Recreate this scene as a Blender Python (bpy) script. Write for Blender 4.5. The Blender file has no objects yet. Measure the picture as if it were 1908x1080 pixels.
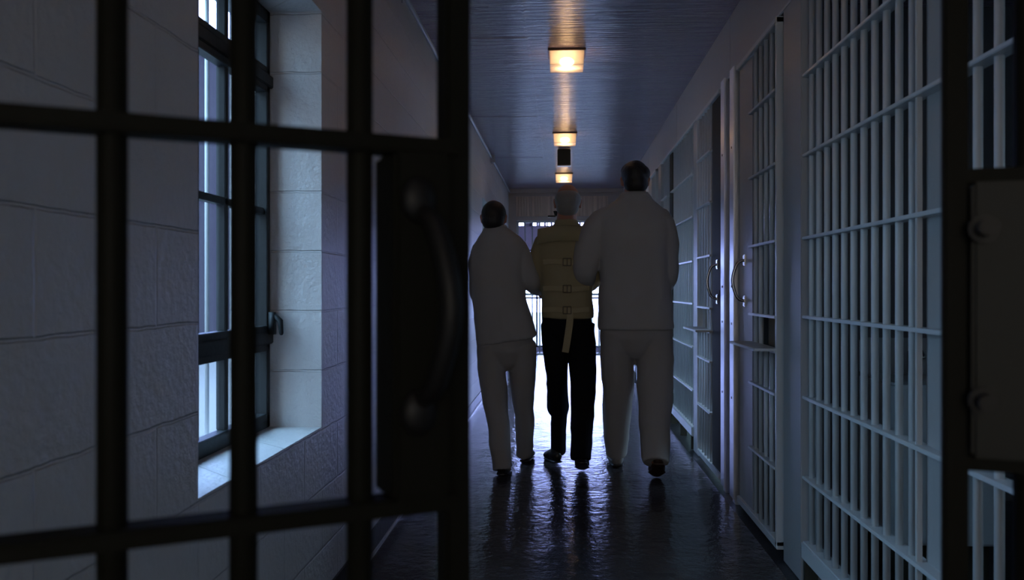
import bpy, bmesh, math, random
from mathutils import Vector, Matrix, noise
random.seed(7)
scn = bpy.context.scene
COL = scn.collection
PI = math.pi

# ---------------------------------------------------------------- camera
cd = bpy.data.cameras.new('camera')
cam = bpy.data.objects.new('camera', cd); COL.objects.link(cam)
cd.sensor_width = 36; cd.lens = 1623 / 1908 * 36
cd.shift_y = -3 / 1908
cd.clip_start = 0.02; cd.clip_end = 200
cam.location = (0, 0, 1.14); cam.rotation_euler = (PI / 2, 0, math.radians(3.24))
cd.dof.use_dof = True; cd.dof.focus_distance = 4.3; cd.dof.aperture_fstop = 5.0
scn.camera = cam
# ---------------------------------------------------------------- exposure, world
scn.view_settings.view_transform = 'Standard'; scn.view_settings.look = 'None'
scn.view_settings.gamma = 1; scn.view_settings.use_curve_mapping = False
scn.view_settings.exposure = 0.05
w = bpy.data.worlds.new('overcast_sky'); scn.world = w; w.use_nodes = True
nt = w.node_tree; nt.nodes.clear()
out = nt.nodes.new('ShaderNodeOutputWorld'); bg = nt.nodes.new('ShaderNodeBackground')
tc = nt.nodes.new('ShaderNodeTexCoord'); sep = nt.nodes.new('ShaderNodeSeparateXYZ')
mr = nt.nodes.new('ShaderNodeMapRange'); mx = nt.nodes.new('ShaderNodeMix'); mx.data_type = 'RGBA'
nt.links.new(tc.outputs['Generated'], sep.inputs[0]); nt.links.new(sep.outputs['Y'], mr.inputs['Value'])
mr.inputs['From Min'].default_value = 0.2; mr.inputs['From Max'].default_value = 0.95
nt.links.new(mr.outputs[0], mx.inputs[0])
SIDE = (1.85, 2.85, 3.7, 1); FRONT = (7.2, 8.2, 17.5, 1)     # the sky is brightest beyond the far end, where the veiled sun stands
BACK = (3.5, 3.1, 2.6, 1)  # warm sky zone added to feed the opening behind the camera
ZEN = 5.0                                                      # overcast sky: brighter overhead
zr = nt.nodes.new('ShaderNodeMapRange'); nt.links.new(sep.outputs['Z'], zr.inputs['Value'])
zr.inputs['From Min'].default_value = 0.12; zr.inputs['From Max'].default_value = 0.8; zr.inputs['To Min'].default_value = 1; zr.inputs['To Max'].default_value = ZEN
sv = nt.nodes.new('ShaderNodeVectorMath'); sv.operation = 'SCALE'; sv.inputs[0].default_value = SIDE[:3]; nt.links.new(zr.outputs[0], sv.inputs['Scale'])
nt.links.new(sv.outputs[0], mx.inputs[6]); mx.inputs[7].default_value = FRONT
br_ = nt.nodes.new('ShaderNodeMapRange'); nt.links.new(sep.outputs['Y'], br_.inputs['Value'])
br_.inputs['From Min'].default_value = -0.6; br_.inputs['From Max'].default_value = -0.95
mb = nt.nodes.new('ShaderNodeMix'); mb.data_type = 'RGBA'; nt.links.new(br_.outputs[0], mb.inputs[0])
nt.links.new(mx.outputs[2], mb.inputs[6]); mb.inputs[7].default_value = BACK
nt.links.new(mb.outputs[2], bg.inputs['Color']); bg.inputs['Strength'].default_value = 1.0
nt.links.new(bg.outputs[0], out.inputs[0])
w.cycles.sampling_method = 'MANUAL'; w.cycles.sample_map_resolution = 512

def portal(name, loc, rot, sx, sy):
    l = bpy.data.lights.new(name, 'AREA'); l.shape = 'RECTANGLE'; l.size = sx; l.size_y = sy
    l.cycles.is_portal = True
    o = bpy.data.objects.new(name, l); COL.objects.link(o); o.location = loc; o.rotation_euler = rot
    return o
WINY = [(1.92, 2.93), (5.97, 6.95), (9.0, 10.02), (12.2, 13.22)]  # second and third windows are unseen, added to light the corridor
for i, (a, b) in enumerate(WINY):
    portal('daylight_portal', (-1.16, (a + b) / 2, 1.375), (0, -PI / 2, 0), 1.45, b - a)
portal('daylight_portal', (0, 16.2, 1.2), (-PI / 2, 0, 0), 2.0, 2.4)
portal('daylight_portal', (0.05, -3.22, 1.5), (PI / 2, 0, 0), 1.3, 1.6)
CELLWIN = [(1.2, 1.6), (5.5, 7.0), (8.3, 9.3), (11.6, 12.8)]  # first opening is unseen, added as fill light for the nearest cell
for a, b in CELLWIN:
    portal('daylight_portal', (3.16, (a + b) / 2, 1.65), (0, PI / 2, 0), 1.3, b - a)

# ---------------------------------------------------------------- materials
def mat(name, col, rough=0.5, metal=0.0, spec=0.5, bump=None, var=None, extra=None, coat=0):
    """bump=(scale xyz, strength, detail); var=(scale xyz, amount, second colour)"""
    m = bpy.data.materials.new(name); m.use_nodes = True
    n = m.node_tree; b = n.nodes['Principled BSDF']
    b.inputs['Base Color'].default_value = (*col, 1); b.inputs['Roughness'].default_value = rough
    b.inputs['Metallic'].default_value = metal; b.inputs['Specular IOR Level'].default_value = spec
    b.inputs['Coat Weight'].default_value = coat; b.inputs['Coat Roughness'].default_value = 0.15
    t = n.nodes.new('ShaderNodeTexCoord')
    def nz(scale, detail=4, rgh=0.6):
        mp = n.nodes.new('ShaderNodeMapping'); mp.inputs['Scale'].default_value = scale
        n.links.new(t.outputs['Object'], mp.inputs[0])
        x = n.nodes.new('ShaderNodeTexNoise'); x.inputs['Scale'].default_value = 1; x.inputs['Detail'].default_value = detail
        x.inputs['Roughness'].default_value = rgh
        n.links.new(mp.outputs[0], x.inputs['Vector']); return x
    if var:
        x = nz(var[0]); r = n.nodes.new('ShaderNodeValToRGB')
        r.color_ramp.elements[0].position = 0.5 - var[1]; r.color_ramp.elements[1].position = 0.5 + var[1]
        r.color_ramp.elements[0].color = (*var[2], 1); r.color_ramp.elements[1].color = (*col, 1)
        n.links.new(x.outputs['Fac'], r.inputs[0]); n.links.new(r.outputs[0], b.inputs['Base Color'])
    if bump:
        last = None
        for sc, st, de in (bump if isinstance(bump, list) else [bump]):
            x = nz(sc, de); bp = n.nodes.new('ShaderNodeBump'); bp.inputs['Strength'].default_value = 1.0
            bp.inputs['Distance'].default_value = st
            n.links.new(x.outputs['Fac'], bp.inputs['Height'])
            if last: n.links.new(last.outputs[0], bp.inputs['Normal'])
            last = bp
        n.links.new(last.outputs[0], b.inputs['Normal']); n.links.new(last.outputs[0], b.inputs['Coat Normal'])
        m['_b'] = last.name
    return m

def block_mat(name, col, rough):
    m = mat(name, col, rough, bump=[((9, 9, 9), 0.004, 3), ((48, 48, 48), 0.0048, 5)], var=((1.2, 1.2, 1.2), 0.25, tuple(c * 0.86 for c in col)))
    n = m.node_tree; b = n.nodes['Principled BSDF']
    t = n.nodes.new('ShaderNodeTexCoord'); s = n.nodes.new('ShaderNodeSeparateXYZ'); c = n.nodes.new('ShaderNodeCombineXYZ')
    n.links.new(t.outputs['Object'], s.inputs[0])
    a = n.nodes.new('ShaderNodeMath'); a.operation = 'ADD'; n.links.new(s.outputs['X'], a.inputs[0]); n.links.new(s.outputs['Y'], a.inputs[1])
    a2 = n.nodes.new('ShaderNodeMath'); a2.operation = 'ADD'; n.links.new(a.outputs[0], a2.inputs[0]); a2.inputs[1].default_value = 0.817 - 1.314 + 8.128
    a3 = n.nodes.new('ShaderNodeMath'); a3.operation = 'ADD'; n.links.new(s.outputs['Z'], a3.inputs[0]); a3.inputs[1].default_value = -1.0665 + 0.2032 * 11
    n.links.new(a2.outputs[0], c.inputs[0]); n.links.new(a3.outputs[0], c.inputs[1])
    # wobble of the hand-struck joints
    nzx = n.nodes.new('ShaderNodeTexNoise'); nzx.inputs['Scale'].default_value = 14; n.links.new(t.outputs['Object'], nzx.inputs['Vector'])
    sc = n.nodes.new('ShaderNodeVectorMath'); sc.operation = 'SCALE'; sc.inputs['Scale'].default_value = 0.008; n.links.new(nzx.outputs['Color'], sc.inputs[0])
    ad = n.nodes.new('ShaderNodeVectorMath'); ad.operation = 'ADD'; n.links.new(c.outputs[0], ad.inputs[0]); n.links.new(sc.outputs[0], ad.inputs[1])
    br = n.nodes.new('ShaderNodeTexBrick'); n.links.new(ad.outputs[0], br.inputs['Vector'])
    br.inputs['Scale'].default_value = 1; br.inputs['Mortar Size'].default_value = 0.0045; br.inputs['Mortar Smooth'].default_value = 0.6
    br.inputs['Brick Width'].default_value = 0.4064; br.inputs['Row Height'].default_value = 0.2032
    br.offset = 0.5
    bp = n.nodes.new('ShaderNodeBump'); bp.invert = True; bp.inputs['Distance'].default_value = 0.005; bp.inputs['Strength'].default_value = 1
    n.links.new(br.outputs['Fac'], bp.inputs['Height'])
    n.links.new(n.nodes[m['_b']].outputs[0], bp.inputs['Normal']); n.links.new(bp.outputs[0], b.inputs['Normal'])
    return m

M = {}
M['block'] = block_mat('painted_block', (0.62, 0.60, 0.60), 0.38)
M['plaster'] = mat('painted_plaster', (0.50, 0.48, 0.50), 0.45, bump=((6, 6, 6), 0.002, 5))
M['base'] = mat('black_baseboard_paint', (0.03, 0.03, 0.032), 0.35, bump=((20, 20, 20), 0.002, 3))
M['ceiling'] = mat('glossy_ceiling_paint', (0.48, 0.37, 0.53), 0.27, spec=0.9, coat=0.8, bump=[((3, 34, 3), 0.03, 4), ((1.5, 5, 2), 0.022, 2)], var=((2, 6, 2), 0.3, (0.36, 0.31, 0.42)))
M['floor'] = mat('wet_dark_floor', (0.075, 0.062, 0.06), 0.135, bump=[((3.5, 2.5, 4), 0.007, 4), ((22, 22, 22), 0.0022, 3)], var=((2.2, 1.2, 2), 0.2, (0.045, 0.04, 0.045)), spec=0.16)
M['steel'] = mat('grey_blue_bar_paint', (0.58, 0.60, 0.62), 0.34, bump=((60, 60, 25), 0.0006, 3))
M['steelwarm'] = mat('grey_door_paint', (0.36, 0.36, 0.37), 0.42, bump=((40, 40, 20), 0.0008, 3))
M['post'] = mat('bare_steel_post', (0.80, 0.84, 0.95), 0.30, metal=0.9, bump=((60, 60, 6), 0.0006, 3))
M['darkplate'] = mat('dark_lock_housing_paint', (0.05, 0.045, 0.035), 0.65, spec=0.15, bump=((40, 40, 20), 0.0008, 3))
M['gate'] = mat('black_gate_paint', (0.007, 0.007, 0.0045), 0.6, spec=0.1, bump=((60, 60, 30), 0.0006, 3))
M['gatelit'] = mat('black_gate_paint_lit', (0.020, 0.021, 0.018), 0.55, spec=0.2)  # gate paint lightened: stronger light on the right lock box put into its colour
M['gateworn'] = mat('worn_black_steel', (0.007, 0.007, 0.007), 0.5, metal=0.0, spec=0.25)
M['chrome'] = mat('polished_handle_steel', (0.55, 0.55, 0.58), 0.2, metal=1)
M['hole'] = mat('black_void', (0.004, 0.004, 0.004), 0.9)
M['sash'] = mat('black_window_steel', (0.014, 0.015, 0.016), 0.5, spec=0.25, bump=((50, 50, 50), 0.0008, 3))
M['whitepipe'] = mat('painted_conduit', (0.50, 0.50, 0.55), 0.25)
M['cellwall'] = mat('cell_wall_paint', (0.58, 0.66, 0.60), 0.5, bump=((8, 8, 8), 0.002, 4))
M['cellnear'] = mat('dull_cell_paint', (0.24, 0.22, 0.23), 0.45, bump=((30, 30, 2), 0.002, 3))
M['cellbrown'] = mat('brown_cell_partition', (0.16, 0.12, 0.09), 0.4, bump=((30, 30, 2), 0.002, 3))
M['cream'] = mat('cream_panel', (0.82, 0.63, 0.50), 0.5, bump=((40, 3, 3), 0.004, 2), var=((22, 2, 0.8), 0.2, (0.46, 0.34, 0.27)))
M['creamtrim'] = mat('cream_trim', (0.45, 0.38, 0.35), 0.4)
M['fixture'] = mat('brown_fixture_plate', (0.12, 0.045, 0.02), 0.4)
M['white'] = mat('white_cotton_twill', (0.43, 0.415, 0.41), 0.9, spec=0.1, bump=((300, 300, 300), 0.0004, 2))
M['whitepants'] = mat('white_cotton_trousers', (0.40, 0.38, 0.37), 0.9, spec=0.1, bump=((300, 300, 300), 0.0004, 2))
M['canvas'] = mat('tan_canvas', (0.39, 0.33, 0.20), 0.9, spec=0.1, bump=((250, 250, 250), 0.0005, 2))
M['strap'] = mat('tan_webbing', (0.44, 0.37, 0.23), 0.8, spec=0.1)
M['navy'] = mat('black_trousers', (0.010, 0.010, 0.014), 0.9, spec=0.1)
M['skin'] = mat('skin', (0.42, 0.20, 0.14), 0.55, spec=0.3)
M['eyewhite'] = mat('eye_white', (0.7, 0.68, 0.65), 0.2)
M['iris'] = mat('dark_iris', (0.03, 0.02, 0.015), 0.2)
M['lips'] = mat('lips', (0.30, 0.11, 0.09), 0.5)
M['hairdark'] = mat('dark_hair', (0.012, 0.010, 0.010), 0.5, bump=((150, 150, 40), 0.003, 3))
M['hairgrey'] = mat('grey_hair', (0.26, 0.25, 0.24), 0.6, bump=((150, 150, 40), 0.003, 3))
M['shoeblack'] = mat('black_leather', (0.015, 0.014, 0.014), 0.35)
M['shoebrown'] = mat('brown_shoe_sole', (0.05, 0.024, 0.018), 0.5)
M['shoegrey'] = mat('pale_canvas_shoe', (0.30, 0.28, 0.27), 0.7)
M['maskdark'] = mat('dark_leather', (0.03, 0.022, 0.018), 0.5)
M['bucklemetal'] = mat('dull_brown_buckle', (0.16, 0.13, 0.09), 0.6)
M['porcelain'] = mat('pale_enamel', (0.55, 0.58, 0.60), 0.3)
M['blanket'] = mat('grey_blanket', (0.22, 0.22, 0.24), 0.95, bump=((40, 40, 40), 0.004, 4))
M['yardwall'] = mat('lavender_rendered_wall', (0.026, 0.016, 0.024), 0.9, spec=0.05, var=((0.05, 1.1, 0.05), 0.2, (0.015, 0.010, 0.015)))
M['ground'] = mat('pale_yard_concrete', (0.075, 0.066, 0.058), 0.8, bump=((2, 2, 2), 0.01, 4))
M['lav'] = mat('lavender_grey_paint', (0.50, 0.47, 0.56), 0.5, bump=((10, 10, 10), 0.002, 3))

def glassmat(name, tint, transp, rough):
    m = bpy.data.materials.new(name); m.use_nodes = True; n = m.node_tree; n.nodes.clear()
    o = n.nodes.new('ShaderNodeOutputMaterial'); tr = n.nodes.new('ShaderNodeBsdfTransparent'); tl = n.nodes.new('ShaderNodeBsdfTranslucent')
    gl = n.nodes.new('ShaderNodeBsdfGlossy'); gl.inputs['Roughness'].default_value = rough
    tr.inputs[0].default_value = (*tint, 1); tl.inputs[0].default_value = (*tint, 1)
    t = n.nodes.new('ShaderNodeTexCoord'); mp = n.nodes.new('ShaderNodeMapping'); mp.inputs['Scale'].default_value = (6, 22, 1.4)
    nz = n.nodes.new('ShaderNodeTexNoise'); nz.inputs['Scale'].default_value = 1; nz.inputs['Detail'].default_value = 3
    n.links.new(t.outputs['Object'], mp.inputs[0]); n.links.new(mp.outputs[0], nz.inputs['Vector'])
    r = n.nodes.new('ShaderNodeMapRange'); r.inputs['From Min'].default_value = 0.3; r.inputs['From Max'].default_value = 0.7
    r.inputs['To Min'].default_value = min(1, (1 - transp) * 1.5); r.inputs['To Max'].default_value = (1 - transp) * 0.5
    n.links.new(nz.outputs['Fac'], r.inputs['Value'])
    m1 = n.nodes.new('ShaderNodeMixShader'); n.links.new(r.outputs[0], m1.inputs[0]); n.links.new(tr.outputs[0], m1.inputs[1]); n.links.new(tl.outputs[0], m1.inputs[2])
    m2 = n.nodes.new('ShaderNodeMixShader'); m2.inputs[0].default_value = 0.05; n.links.new(m1.outputs[0], m2.inputs[1]); n.links.new(gl.outputs[0], m2.inputs[2])
    n.links.new(m2.outputs[0], o.inputs[0]); return m
M['glass'] = glassmat('dusty_window_glass', (0.92, 0.97, 1.0), 0.85, 0.1)
M['frosted'] = glassmat('frosted_window_glass', (0.78, 0.86, 0.93), 0.992, 0.2)
M['lampglass'] = glassmat('prismatic_lamp_glass', (1.0, 0.86, 0.72), 0.55, 0.2)
def emit(name, col, s):
    m = bpy.data.materials.new(name); m.use_nodes = True; n = m.node_tree; n.nodes.clear()
    o = n.nodes.new('ShaderNodeOutputMaterial'); e = n.nodes.new('ShaderNodeEmission'); e.inputs[0].default_value = (*col, 1); e.inputs[1].default_value = s
    n.links.new(e.outputs[0], o.inputs[0]); return m
M['bulb'] = emit('lit_bulb', (1.0, 0.80, 0.55), 26.0)

# ---------------------------------------------------------------- helpers
def link(name, me, m, parent=None, smooth=False, mods=None):
    o = bpy.data.objects.new(name, me); COL.objects.link(o)
    if m is not None: me.materials.append(m)
    if smooth:
        for p in me.polygons: p.use_smooth = True
    if parent is not None: o.parent = parent
    return o
def obj(name, bm, m, parent=None, smooth=False, bevel=0):
    if bevel:
        es = [e for e in bm.edges if len(e.link_faces) == 2 and e.calc_face_angle(0) > 0.6]
        bmesh.ops.bevel(bm, geom=es, offset=bevel, segments=2, affect='EDGES', clamp_overlap=True)
    me = bpy.data.meshes.new(name); bm.to_mesh(me); bm.free()
    return link(name, me, m, parent, smooth)
def box(bm, x0, x1, y0, y1, z0, z1):
    r = bmesh.ops.create_cube(bm, size=1)
    bmesh.ops.scale(bm, vec=(x1 - x0, y1 - y0, z1 - z0), verts=r['verts'])
    bmesh.ops.translate(bm, vec=((x0 + x1) / 2, (y0 + y1) / 2, (z0 + z1) / 2), verts=r['verts'])
    return bm
def B(x0, x1, y0, y1, z0, z1): return box(bmesh.new(), x0, x1, y0, y1, z0, z1)
def cyl(bm, p0, p1, r, seg=16, r2=None):
    p0 = Vector(p0); p1 = Vector(p1); d = p1 - p0
    q = bmesh.ops.create_cone(bm, cap_ends=True, segments=seg, radius1=r, radius2=r if r2 is None else r2, depth=d.length)
    mtx = Matrix.Translation((p0 + p1) / 2) @ d.to_track_quat('Z', 'Y').to_matrix().to_4x4()
    bmesh.ops.transform(bm, matrix=mtx, verts=q['verts']); return bm
def tube(bm, pts, radii, seg=16, up=(0, 1, 0), round_caps=True, ex=2.0):
    """loft along a path; radii entries r or (rx, ry): rx across, ry along 'up'."""
    pts = [Vector(p) for p in pts]; n = len(pts); up = Vector(up); rings = []
    def ring(c, t, rx, ry):
        s = t.cross(up)
        if s.length < 1e-4: s = Vector((1, 0, 0))
        s.normalize(); u = s.cross(t).normalized()
        vs = []
        for k in range(seg):
            a = 2 * PI * k / seg; ca, sa = math.cos(a), math.sin(a)
            x = math.copysign(abs(ca) ** (2 / ex), ca) * rx; y = math.copysign(abs(sa) ** (2 / ex), sa) * ry
            vs.append(bm.verts.new(c + s * x + u * y))
        return vs
    R = [(r if isinstance(r, tuple) else (r, r)) for r in radii]
    T = []
    for i in range(n):
        a = pts[max(0, i - 1)]; b = pts[min(n - 1, i + 1)]; T.append((b - a).normalized())
    if round_caps:
        e = min(R[0])
        for f, s in ((0.95, 0.30), (0.7, 0.70)): rings.append(ring(pts[0] - T[0] * e * f, T[0], R[0][0] * s, R[0][1] * s))
    for i in range(n): rings.append(ring(pts[i], T[i], *R[i]))
    if round_caps:
        e = min(R[-1])
        for f, s in ((0.7, 0.70), (0.95, 0.30)): rings.append(ring(pts[-1] + T[-1] * e * f, T[-1], R[-1][0] * s, R[-1][1] * s))
    for a, b in zip(rings, rings[1:]):
        for k in range(seg): bm.faces.new((a[k], a[(k + 1) % seg], b[(k + 1) % seg], b[k]))
    bm.faces.new(list(reversed(rings[0]))); bm.faces.new(rings[-1])
    return bm
def smoothpath(pts, radii, k=4):
    """Catmull-Rom refinement of a path and its radii."""
    P = [Vector(p) for p in pts]; R = [(r if isinstance(r, tuple) else (r, r)) for r in radii]
    op, orr = [], []
    n = len(P)
    for i in range(n - 1):
        a, b, c, d = P[max(0, i - 1)], P[i], P[i + 1], P[min(n - 1, i + 2)]
        ra, rb, rc, rd = R[max(0, i - 1)], R[i], R[i + 1], R[min(n - 1, i + 2)]
        for j in range(k):
            t = j / k
            f = lambda p, q, r, s: 0.5 * ((2 * q) + (r - p) * t + (2 * p - 5 * q + 4 * r - s) * t * t + (3 * q - p - 3 * r + s) * t ** 3)
            op.append(f(a, b, c, d)); orr.append((f(ra[0], rb[0], rc[0], rd[0]), f(ra[1], rb[1], rc[1], rd[1])))
    op.append(P[-1]); orr.append(R[-1]); return op, orr
def ell(bm, c, r, seg=20, rot=None):
    q = bmesh.ops.create_uvsphere(bm, u_segments=seg, v_segments=seg // 2 + 2, radius=1)
    mtx = Matrix.Translation(c) @ (rot.to_4x4() if rot else Matrix.Identity(4)) @ Matrix.Diagonal((*r, 1))
    bmesh.ops.transform(bm, matrix=mtx, verts=q['verts']); return bm
def organic(name, bm, m, parent, vox=0.008, smooth=4, disp=None, factor=0.6):
    """union of closed shells -> one continuous surface"""
    me = bpy.data.meshes.new('src'); bm.to_mesh(me); bm.free()
    o = bpy.data.objects.new('src', me); COL.objects.link(o)
    r = o.modifiers.new('r', 'REMESH'); r.mode = 'VOXEL'; r.voxel_size = vox
    s = o.modifiers.new('s', 'SMOOTH'); s.iterations = smooth; s.factor = factor
    dg = bpy.context.evaluated_depsgraph_get()
    me2 = bpy.data.meshes.new_from_object(o.evaluated_get(dg)); me2.name = name
    bpy.data.objects.remove(o); bpy.data.meshes.remove(me)
    if disp:
        nc = [v.co + v.normal * disp(v.co) for v in me2.vertices]
        me2.vertices.foreach_set('co', [c for v in nc for c in v]); me2.update()
    me2.materials.clear()
    return link(name, me2, m, parent, True)
def tag(o, label=None, cat=None, group=None, kind=None):
    if label: o['label'] = label
    if cat: o['category'] = cat
    if group: o['group'] = group
    if kind: o['kind'] = kind
    return o
def thing(name, label, cat, loc=(0, 0, 0), rz=0, group=None):
    o = bpy.data.objects.new(name, None); COL.objects.link(o); o.empty_display_size = 0.1
    o.location = loc; o.rotation_euler = (0, 0, rz); return tag(o, label, cat, group)
def struct(name, bm, m, smooth=False, bevel=0):
    return tag(obj(name, bm, m, None, smooth, bevel), kind='structure')

XL, XR, ZC = -0.817, 0.954, 2.68
YE = 13.5
# ---------------------------------------------------------------- setting: shell
def wall_with_openings(bm, x0, x1, y0, y1, z0, z1, ops):
    """wall along Y with rectangular openings (ya, yb, za, zb)"""
    y = y0
    for (a, b, za, zb) in sorted(ops):
        box(bm, x0, x1, y, a, z0, z1); box(bm, x0, x1, a, b, z0, za); box(bm, x0, x1, a, b, zb, z1); y = b
    box(bm, x0, x1, y, y1, z0, z1)
    bmesh.ops.remove_doubles(bm, verts=bm.verts, dist=1e-5)
ZS, ZT = 0.667, 2.085
bm = bmesh.new(); wall_with_openings(bm, XL - 0.32, XL, -3, YE + 0.12, 0, ZC + 0.1, [(a, b, ZS, ZT) for a, b in WINY])
struct('wall_left', bm, M['block'])
struct('floor', B(XL - 0.3, 0.885, -3, 16.1, -0.12, 0), M['floor'])
struct('trim_1', B(0.885, 3.3, -3, 16.1, -0.14, -0.022), M['base'])
bm = bmesh.new(); box(bm, XL - 0.3, 3.3, -3, YE + 0.1, ZC, ZC + 0.12); struct('ceiling', bm, M['ceiling'])
# raised seam of the ceiling boards
bm = bmesh.new(); box(bm, -0.222, -0.206, -2, YE, ZC - 0.0035, ZC + 0.01)
for yy in (2.9, 5.35, 7.8, 10.25): box(bm, XL, -0.22, yy, yy + 0.012, ZC - 0.003, ZC + 0.01)
struct('trim_2', bm, M['ceiling'], bevel=0.0015)
bm = bmesh.new(); box(bm, XL - 0.3, -0.60, -3.2, -3, 0, ZC + 0.1); box(bm, 0.70, 3.3, -3.2, -3, 0, ZC + 0.1); box(bm, -0.60, 0.70, -3.2, -3, 0, 0.7); box(bm, -0.60, 0.70, -3.2, -3, 2.3, ZC + 0.1)  # opening in the unseen back wall, added to fill the corridor with light
struct('wall_back', bm, M['plaster'])
struct('baseboard_left', B(XL, XL + 0.008, -3, YE, 0.004, 0.10), M['base'])
struct('trim_3', B(XL + 0.008, XL + 0.02, -3, YE, -0.01, 0.012), M['whitepipe'], bevel=0.003)
# right wall: fascia over the cell fronts, in butted sheets
bm = bmesh.new()
seams = [-3, 0.4, 2.7, 4.99, 7.28, 9.57, 11.86, YE]
for a, b in zip(seams, seams[1:]): box(bm, XR, XR + 0.10, a + 0.003, b - 0.003, 2.335, ZC)
struct('wall_right', bm, M['plaster'], bevel=0.002)
bm = bmesh.new(); box(bm, XR - 0.012, XR + 0.01, -3, YE, 2.318, 2.336); box(bm, XR + 0.01, XR + 0.09, -3, YE, 2.318, 2.334)
struct('trim_4', bm, M['steel'], bevel=0.003)
struct('wall_front', B(XR, XR + 0.1, -3, 0.83, -0.02, 2.335), M['plaster'])

# ---------------------------------------------------------------- windows in the left wall
def steel_window(idx, y0, y1, detail=True):
    root = thing('window_%d' % idx, None, None, (0, 0, 0)); tag(root, kind='structure')
    X0, X1 = -1.035, -0.995
    bm = bmesh.new()
    t = 0.032
    box(bm, X0, X1, y0, y0 + t, ZS, ZT); box(bm, X0, X1, y1 - t, y1, ZS, ZT)
    box(bm, X0, X1, y0, y1, ZS, ZS + 0.03); box(bm, X0, X1, y0, y1, ZT - 0.03, ZT)
    box(bm, X0, X1 + 0.012, y0, y1, 0.952, 0.992); box(bm, X0, X1 + 0.012, y0, y1, 1.822, 1.862)
    obj('window_frame', bm, M['sash'], root, bevel=0.003)
    zs = [(ZS + 0.03, 0.952), (0.992, 1.822), (1.862, ZT - 0.03)]
    third = (y1 - y0 - 2 * t) / 4
    names = ['lower_vent', 'casement', 'upper_vent']
    for (za, zb), nm in zip(zs, names):
        bm = bmesh.new(); e = 0.022
        box(bm, X0 + 0.01, X1 + 0.008, y0 + t, y0 + t + e, za, zb); box(bm, X0 + 0.01, X1 + 0.008, y1 - t - e, y1 - t, za, zb)
        box(bm, X0 + 0.01, X1 + 0.008, y0 + t, y1 - t, za, za + e); box(bm, X0 + 0.01, X1 + 0.008, y0 + t, y1 - t, zb - e, zb)
        for k, wd in ((0.187, 0.022), (0.405, 0.05), (0.628, 0.026), (0.815, 0.05)):
            c = y0 + k
            box(bm, X0 + 0.01, X1 - 0.002, c - wd / 2, c + wd / 2, za + e, zb - e)
        if nm == 'casement': box(bm, X0 + 0.01, X1 - 0.002, y0 + t + e, y1 - t - e, 1.388, 1.410)
        s = obj('sash', bm, M['sash'], root, bevel=0.002)
        g = B(X0 + 0.016, X0 + 0.020, y0 + t + 0.012, y1 - t - 0.012, za + 0.012, zb - 0.012)
        obj('pane', g, M['frosted'], s)
    for k in range(9):
        y = y0 + 0.055 + 0.1125 * k
        obj('guard_bar', cyl(bmesh.new(), (-1.10, y, ZS + 0.001), (-1.10, y, ZT - 0.001), 0.007, 8), M['steelwarm'], root, True)
    if detail:
        bm = bmesh.new(); box(bm, -0.983, -0.965, y1 - 0.052, y1 - 0.028, 0.985, 1.06); tube(bm, [(-0.968, y1 - 0.04, 1.05), (-0.945, y1 - 0.045, 1.03), (-0.94, y1 - 0.05, 0.99)], [0.009, 0.010, 0.008], 10)
        obj('latch_handle', bm, M['sash'], root, True)
        bm = bmesh.new(); cyl(bm, (-0.98, 2.56, 1.842), (-0.955, 2.56, 1.842), 0.014); tube(bm, [(-0.955, 2.56, 1.842), (-0.935, 2.585, 1.835), (-0.93, 2.61, 1.83)], [0.007, 0.007, 0.006], 10)
        obj('vent_catch', bm, M['sash'], root, True)
    return root
for i, (a, b) in enumerate(WINY): steel_window(i + 1, a, b, i == 0)
tag(obj('wall_yard', B(-10.5, -9.0, 13, 42, -0.5, 7.4), M['yardwall']), kind='structure')
tag(obj('yard_ground', B(-14, 30, -12, 60, -0.6, -0.5), M['ground']), kind='structure')

# conduit along the top of the left wall
bm = bmesh.new(); tube(bm, [(XL + 0.018, -2.5, 2.635), (XL + 0.018, YE - 0.05, 2.635)], [0.0125, 0.0125], 14)
pipe = tag(obj('electrical_conduit', bm, M['whitepipe'], None, True), 'thin painted metal conduit running along the top of the block wall under the ceiling', 'conduit')
for yy in (2.2, 4.4, 7.0, 12.0):
    bm = bmesh.new(); cyl(bm, (XL + 0.016, yy, 2.635), (XL + 0.016, yy + 0.02, 2.635), 0.0165); box(bm, XL + 0.001, XL + 0.006, yy, yy + 0.02, 2.60, 2.675)
    obj('clamp', bm, M['whitepipe'], pipe)
obj('junction_box', B(XL + 0.001, XL + 0.05, 10.0, 10.11, 2.59, 2.675), M['plaster'], pipe, bevel=0.004)

# ---------------------------------------------------------------- far end
bm = bmesh.new()
box(bm, XL, -0.70, YE, YE + 0.12, 0, ZC); box(bm, 0.72, 3.3, YE, YE + 0.12, 0, ZC); box(bm, -0.70, 0.72, YE, YE + 0.12, 2.56, ZC)
struct('wall_end', bm, M['creamtrim'])
bm = bmesh.new(); n = 34
for k in range(n):
    a = -0.70 + 1.42 * k / n; box(bm, a + 0.003, a + 1.42 / n - 0.003, YE - 0.012, YE + 0.03, 2.255, 2.565)
box(bm, -0.70, 0.72, YE + 0.005, YE + 0.1, 2.255, 2.56)
struct('trim_5', bm, M['cream'])
bm = bmesh.new(); box(bm, -0.72, 0.74, YE - 0.03, YE + 0.12, 2.19, 2.255); box(bm, -0.78, 0.8, YE - 0.02, YE + 0.0, 2.565, 2.60)
box(bm, XL, XR, YE - 0.03, YE + 0.001, 2.62, ZC); struct('trim_6', bm, M['creamtrim'], bevel=0.004)
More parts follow.
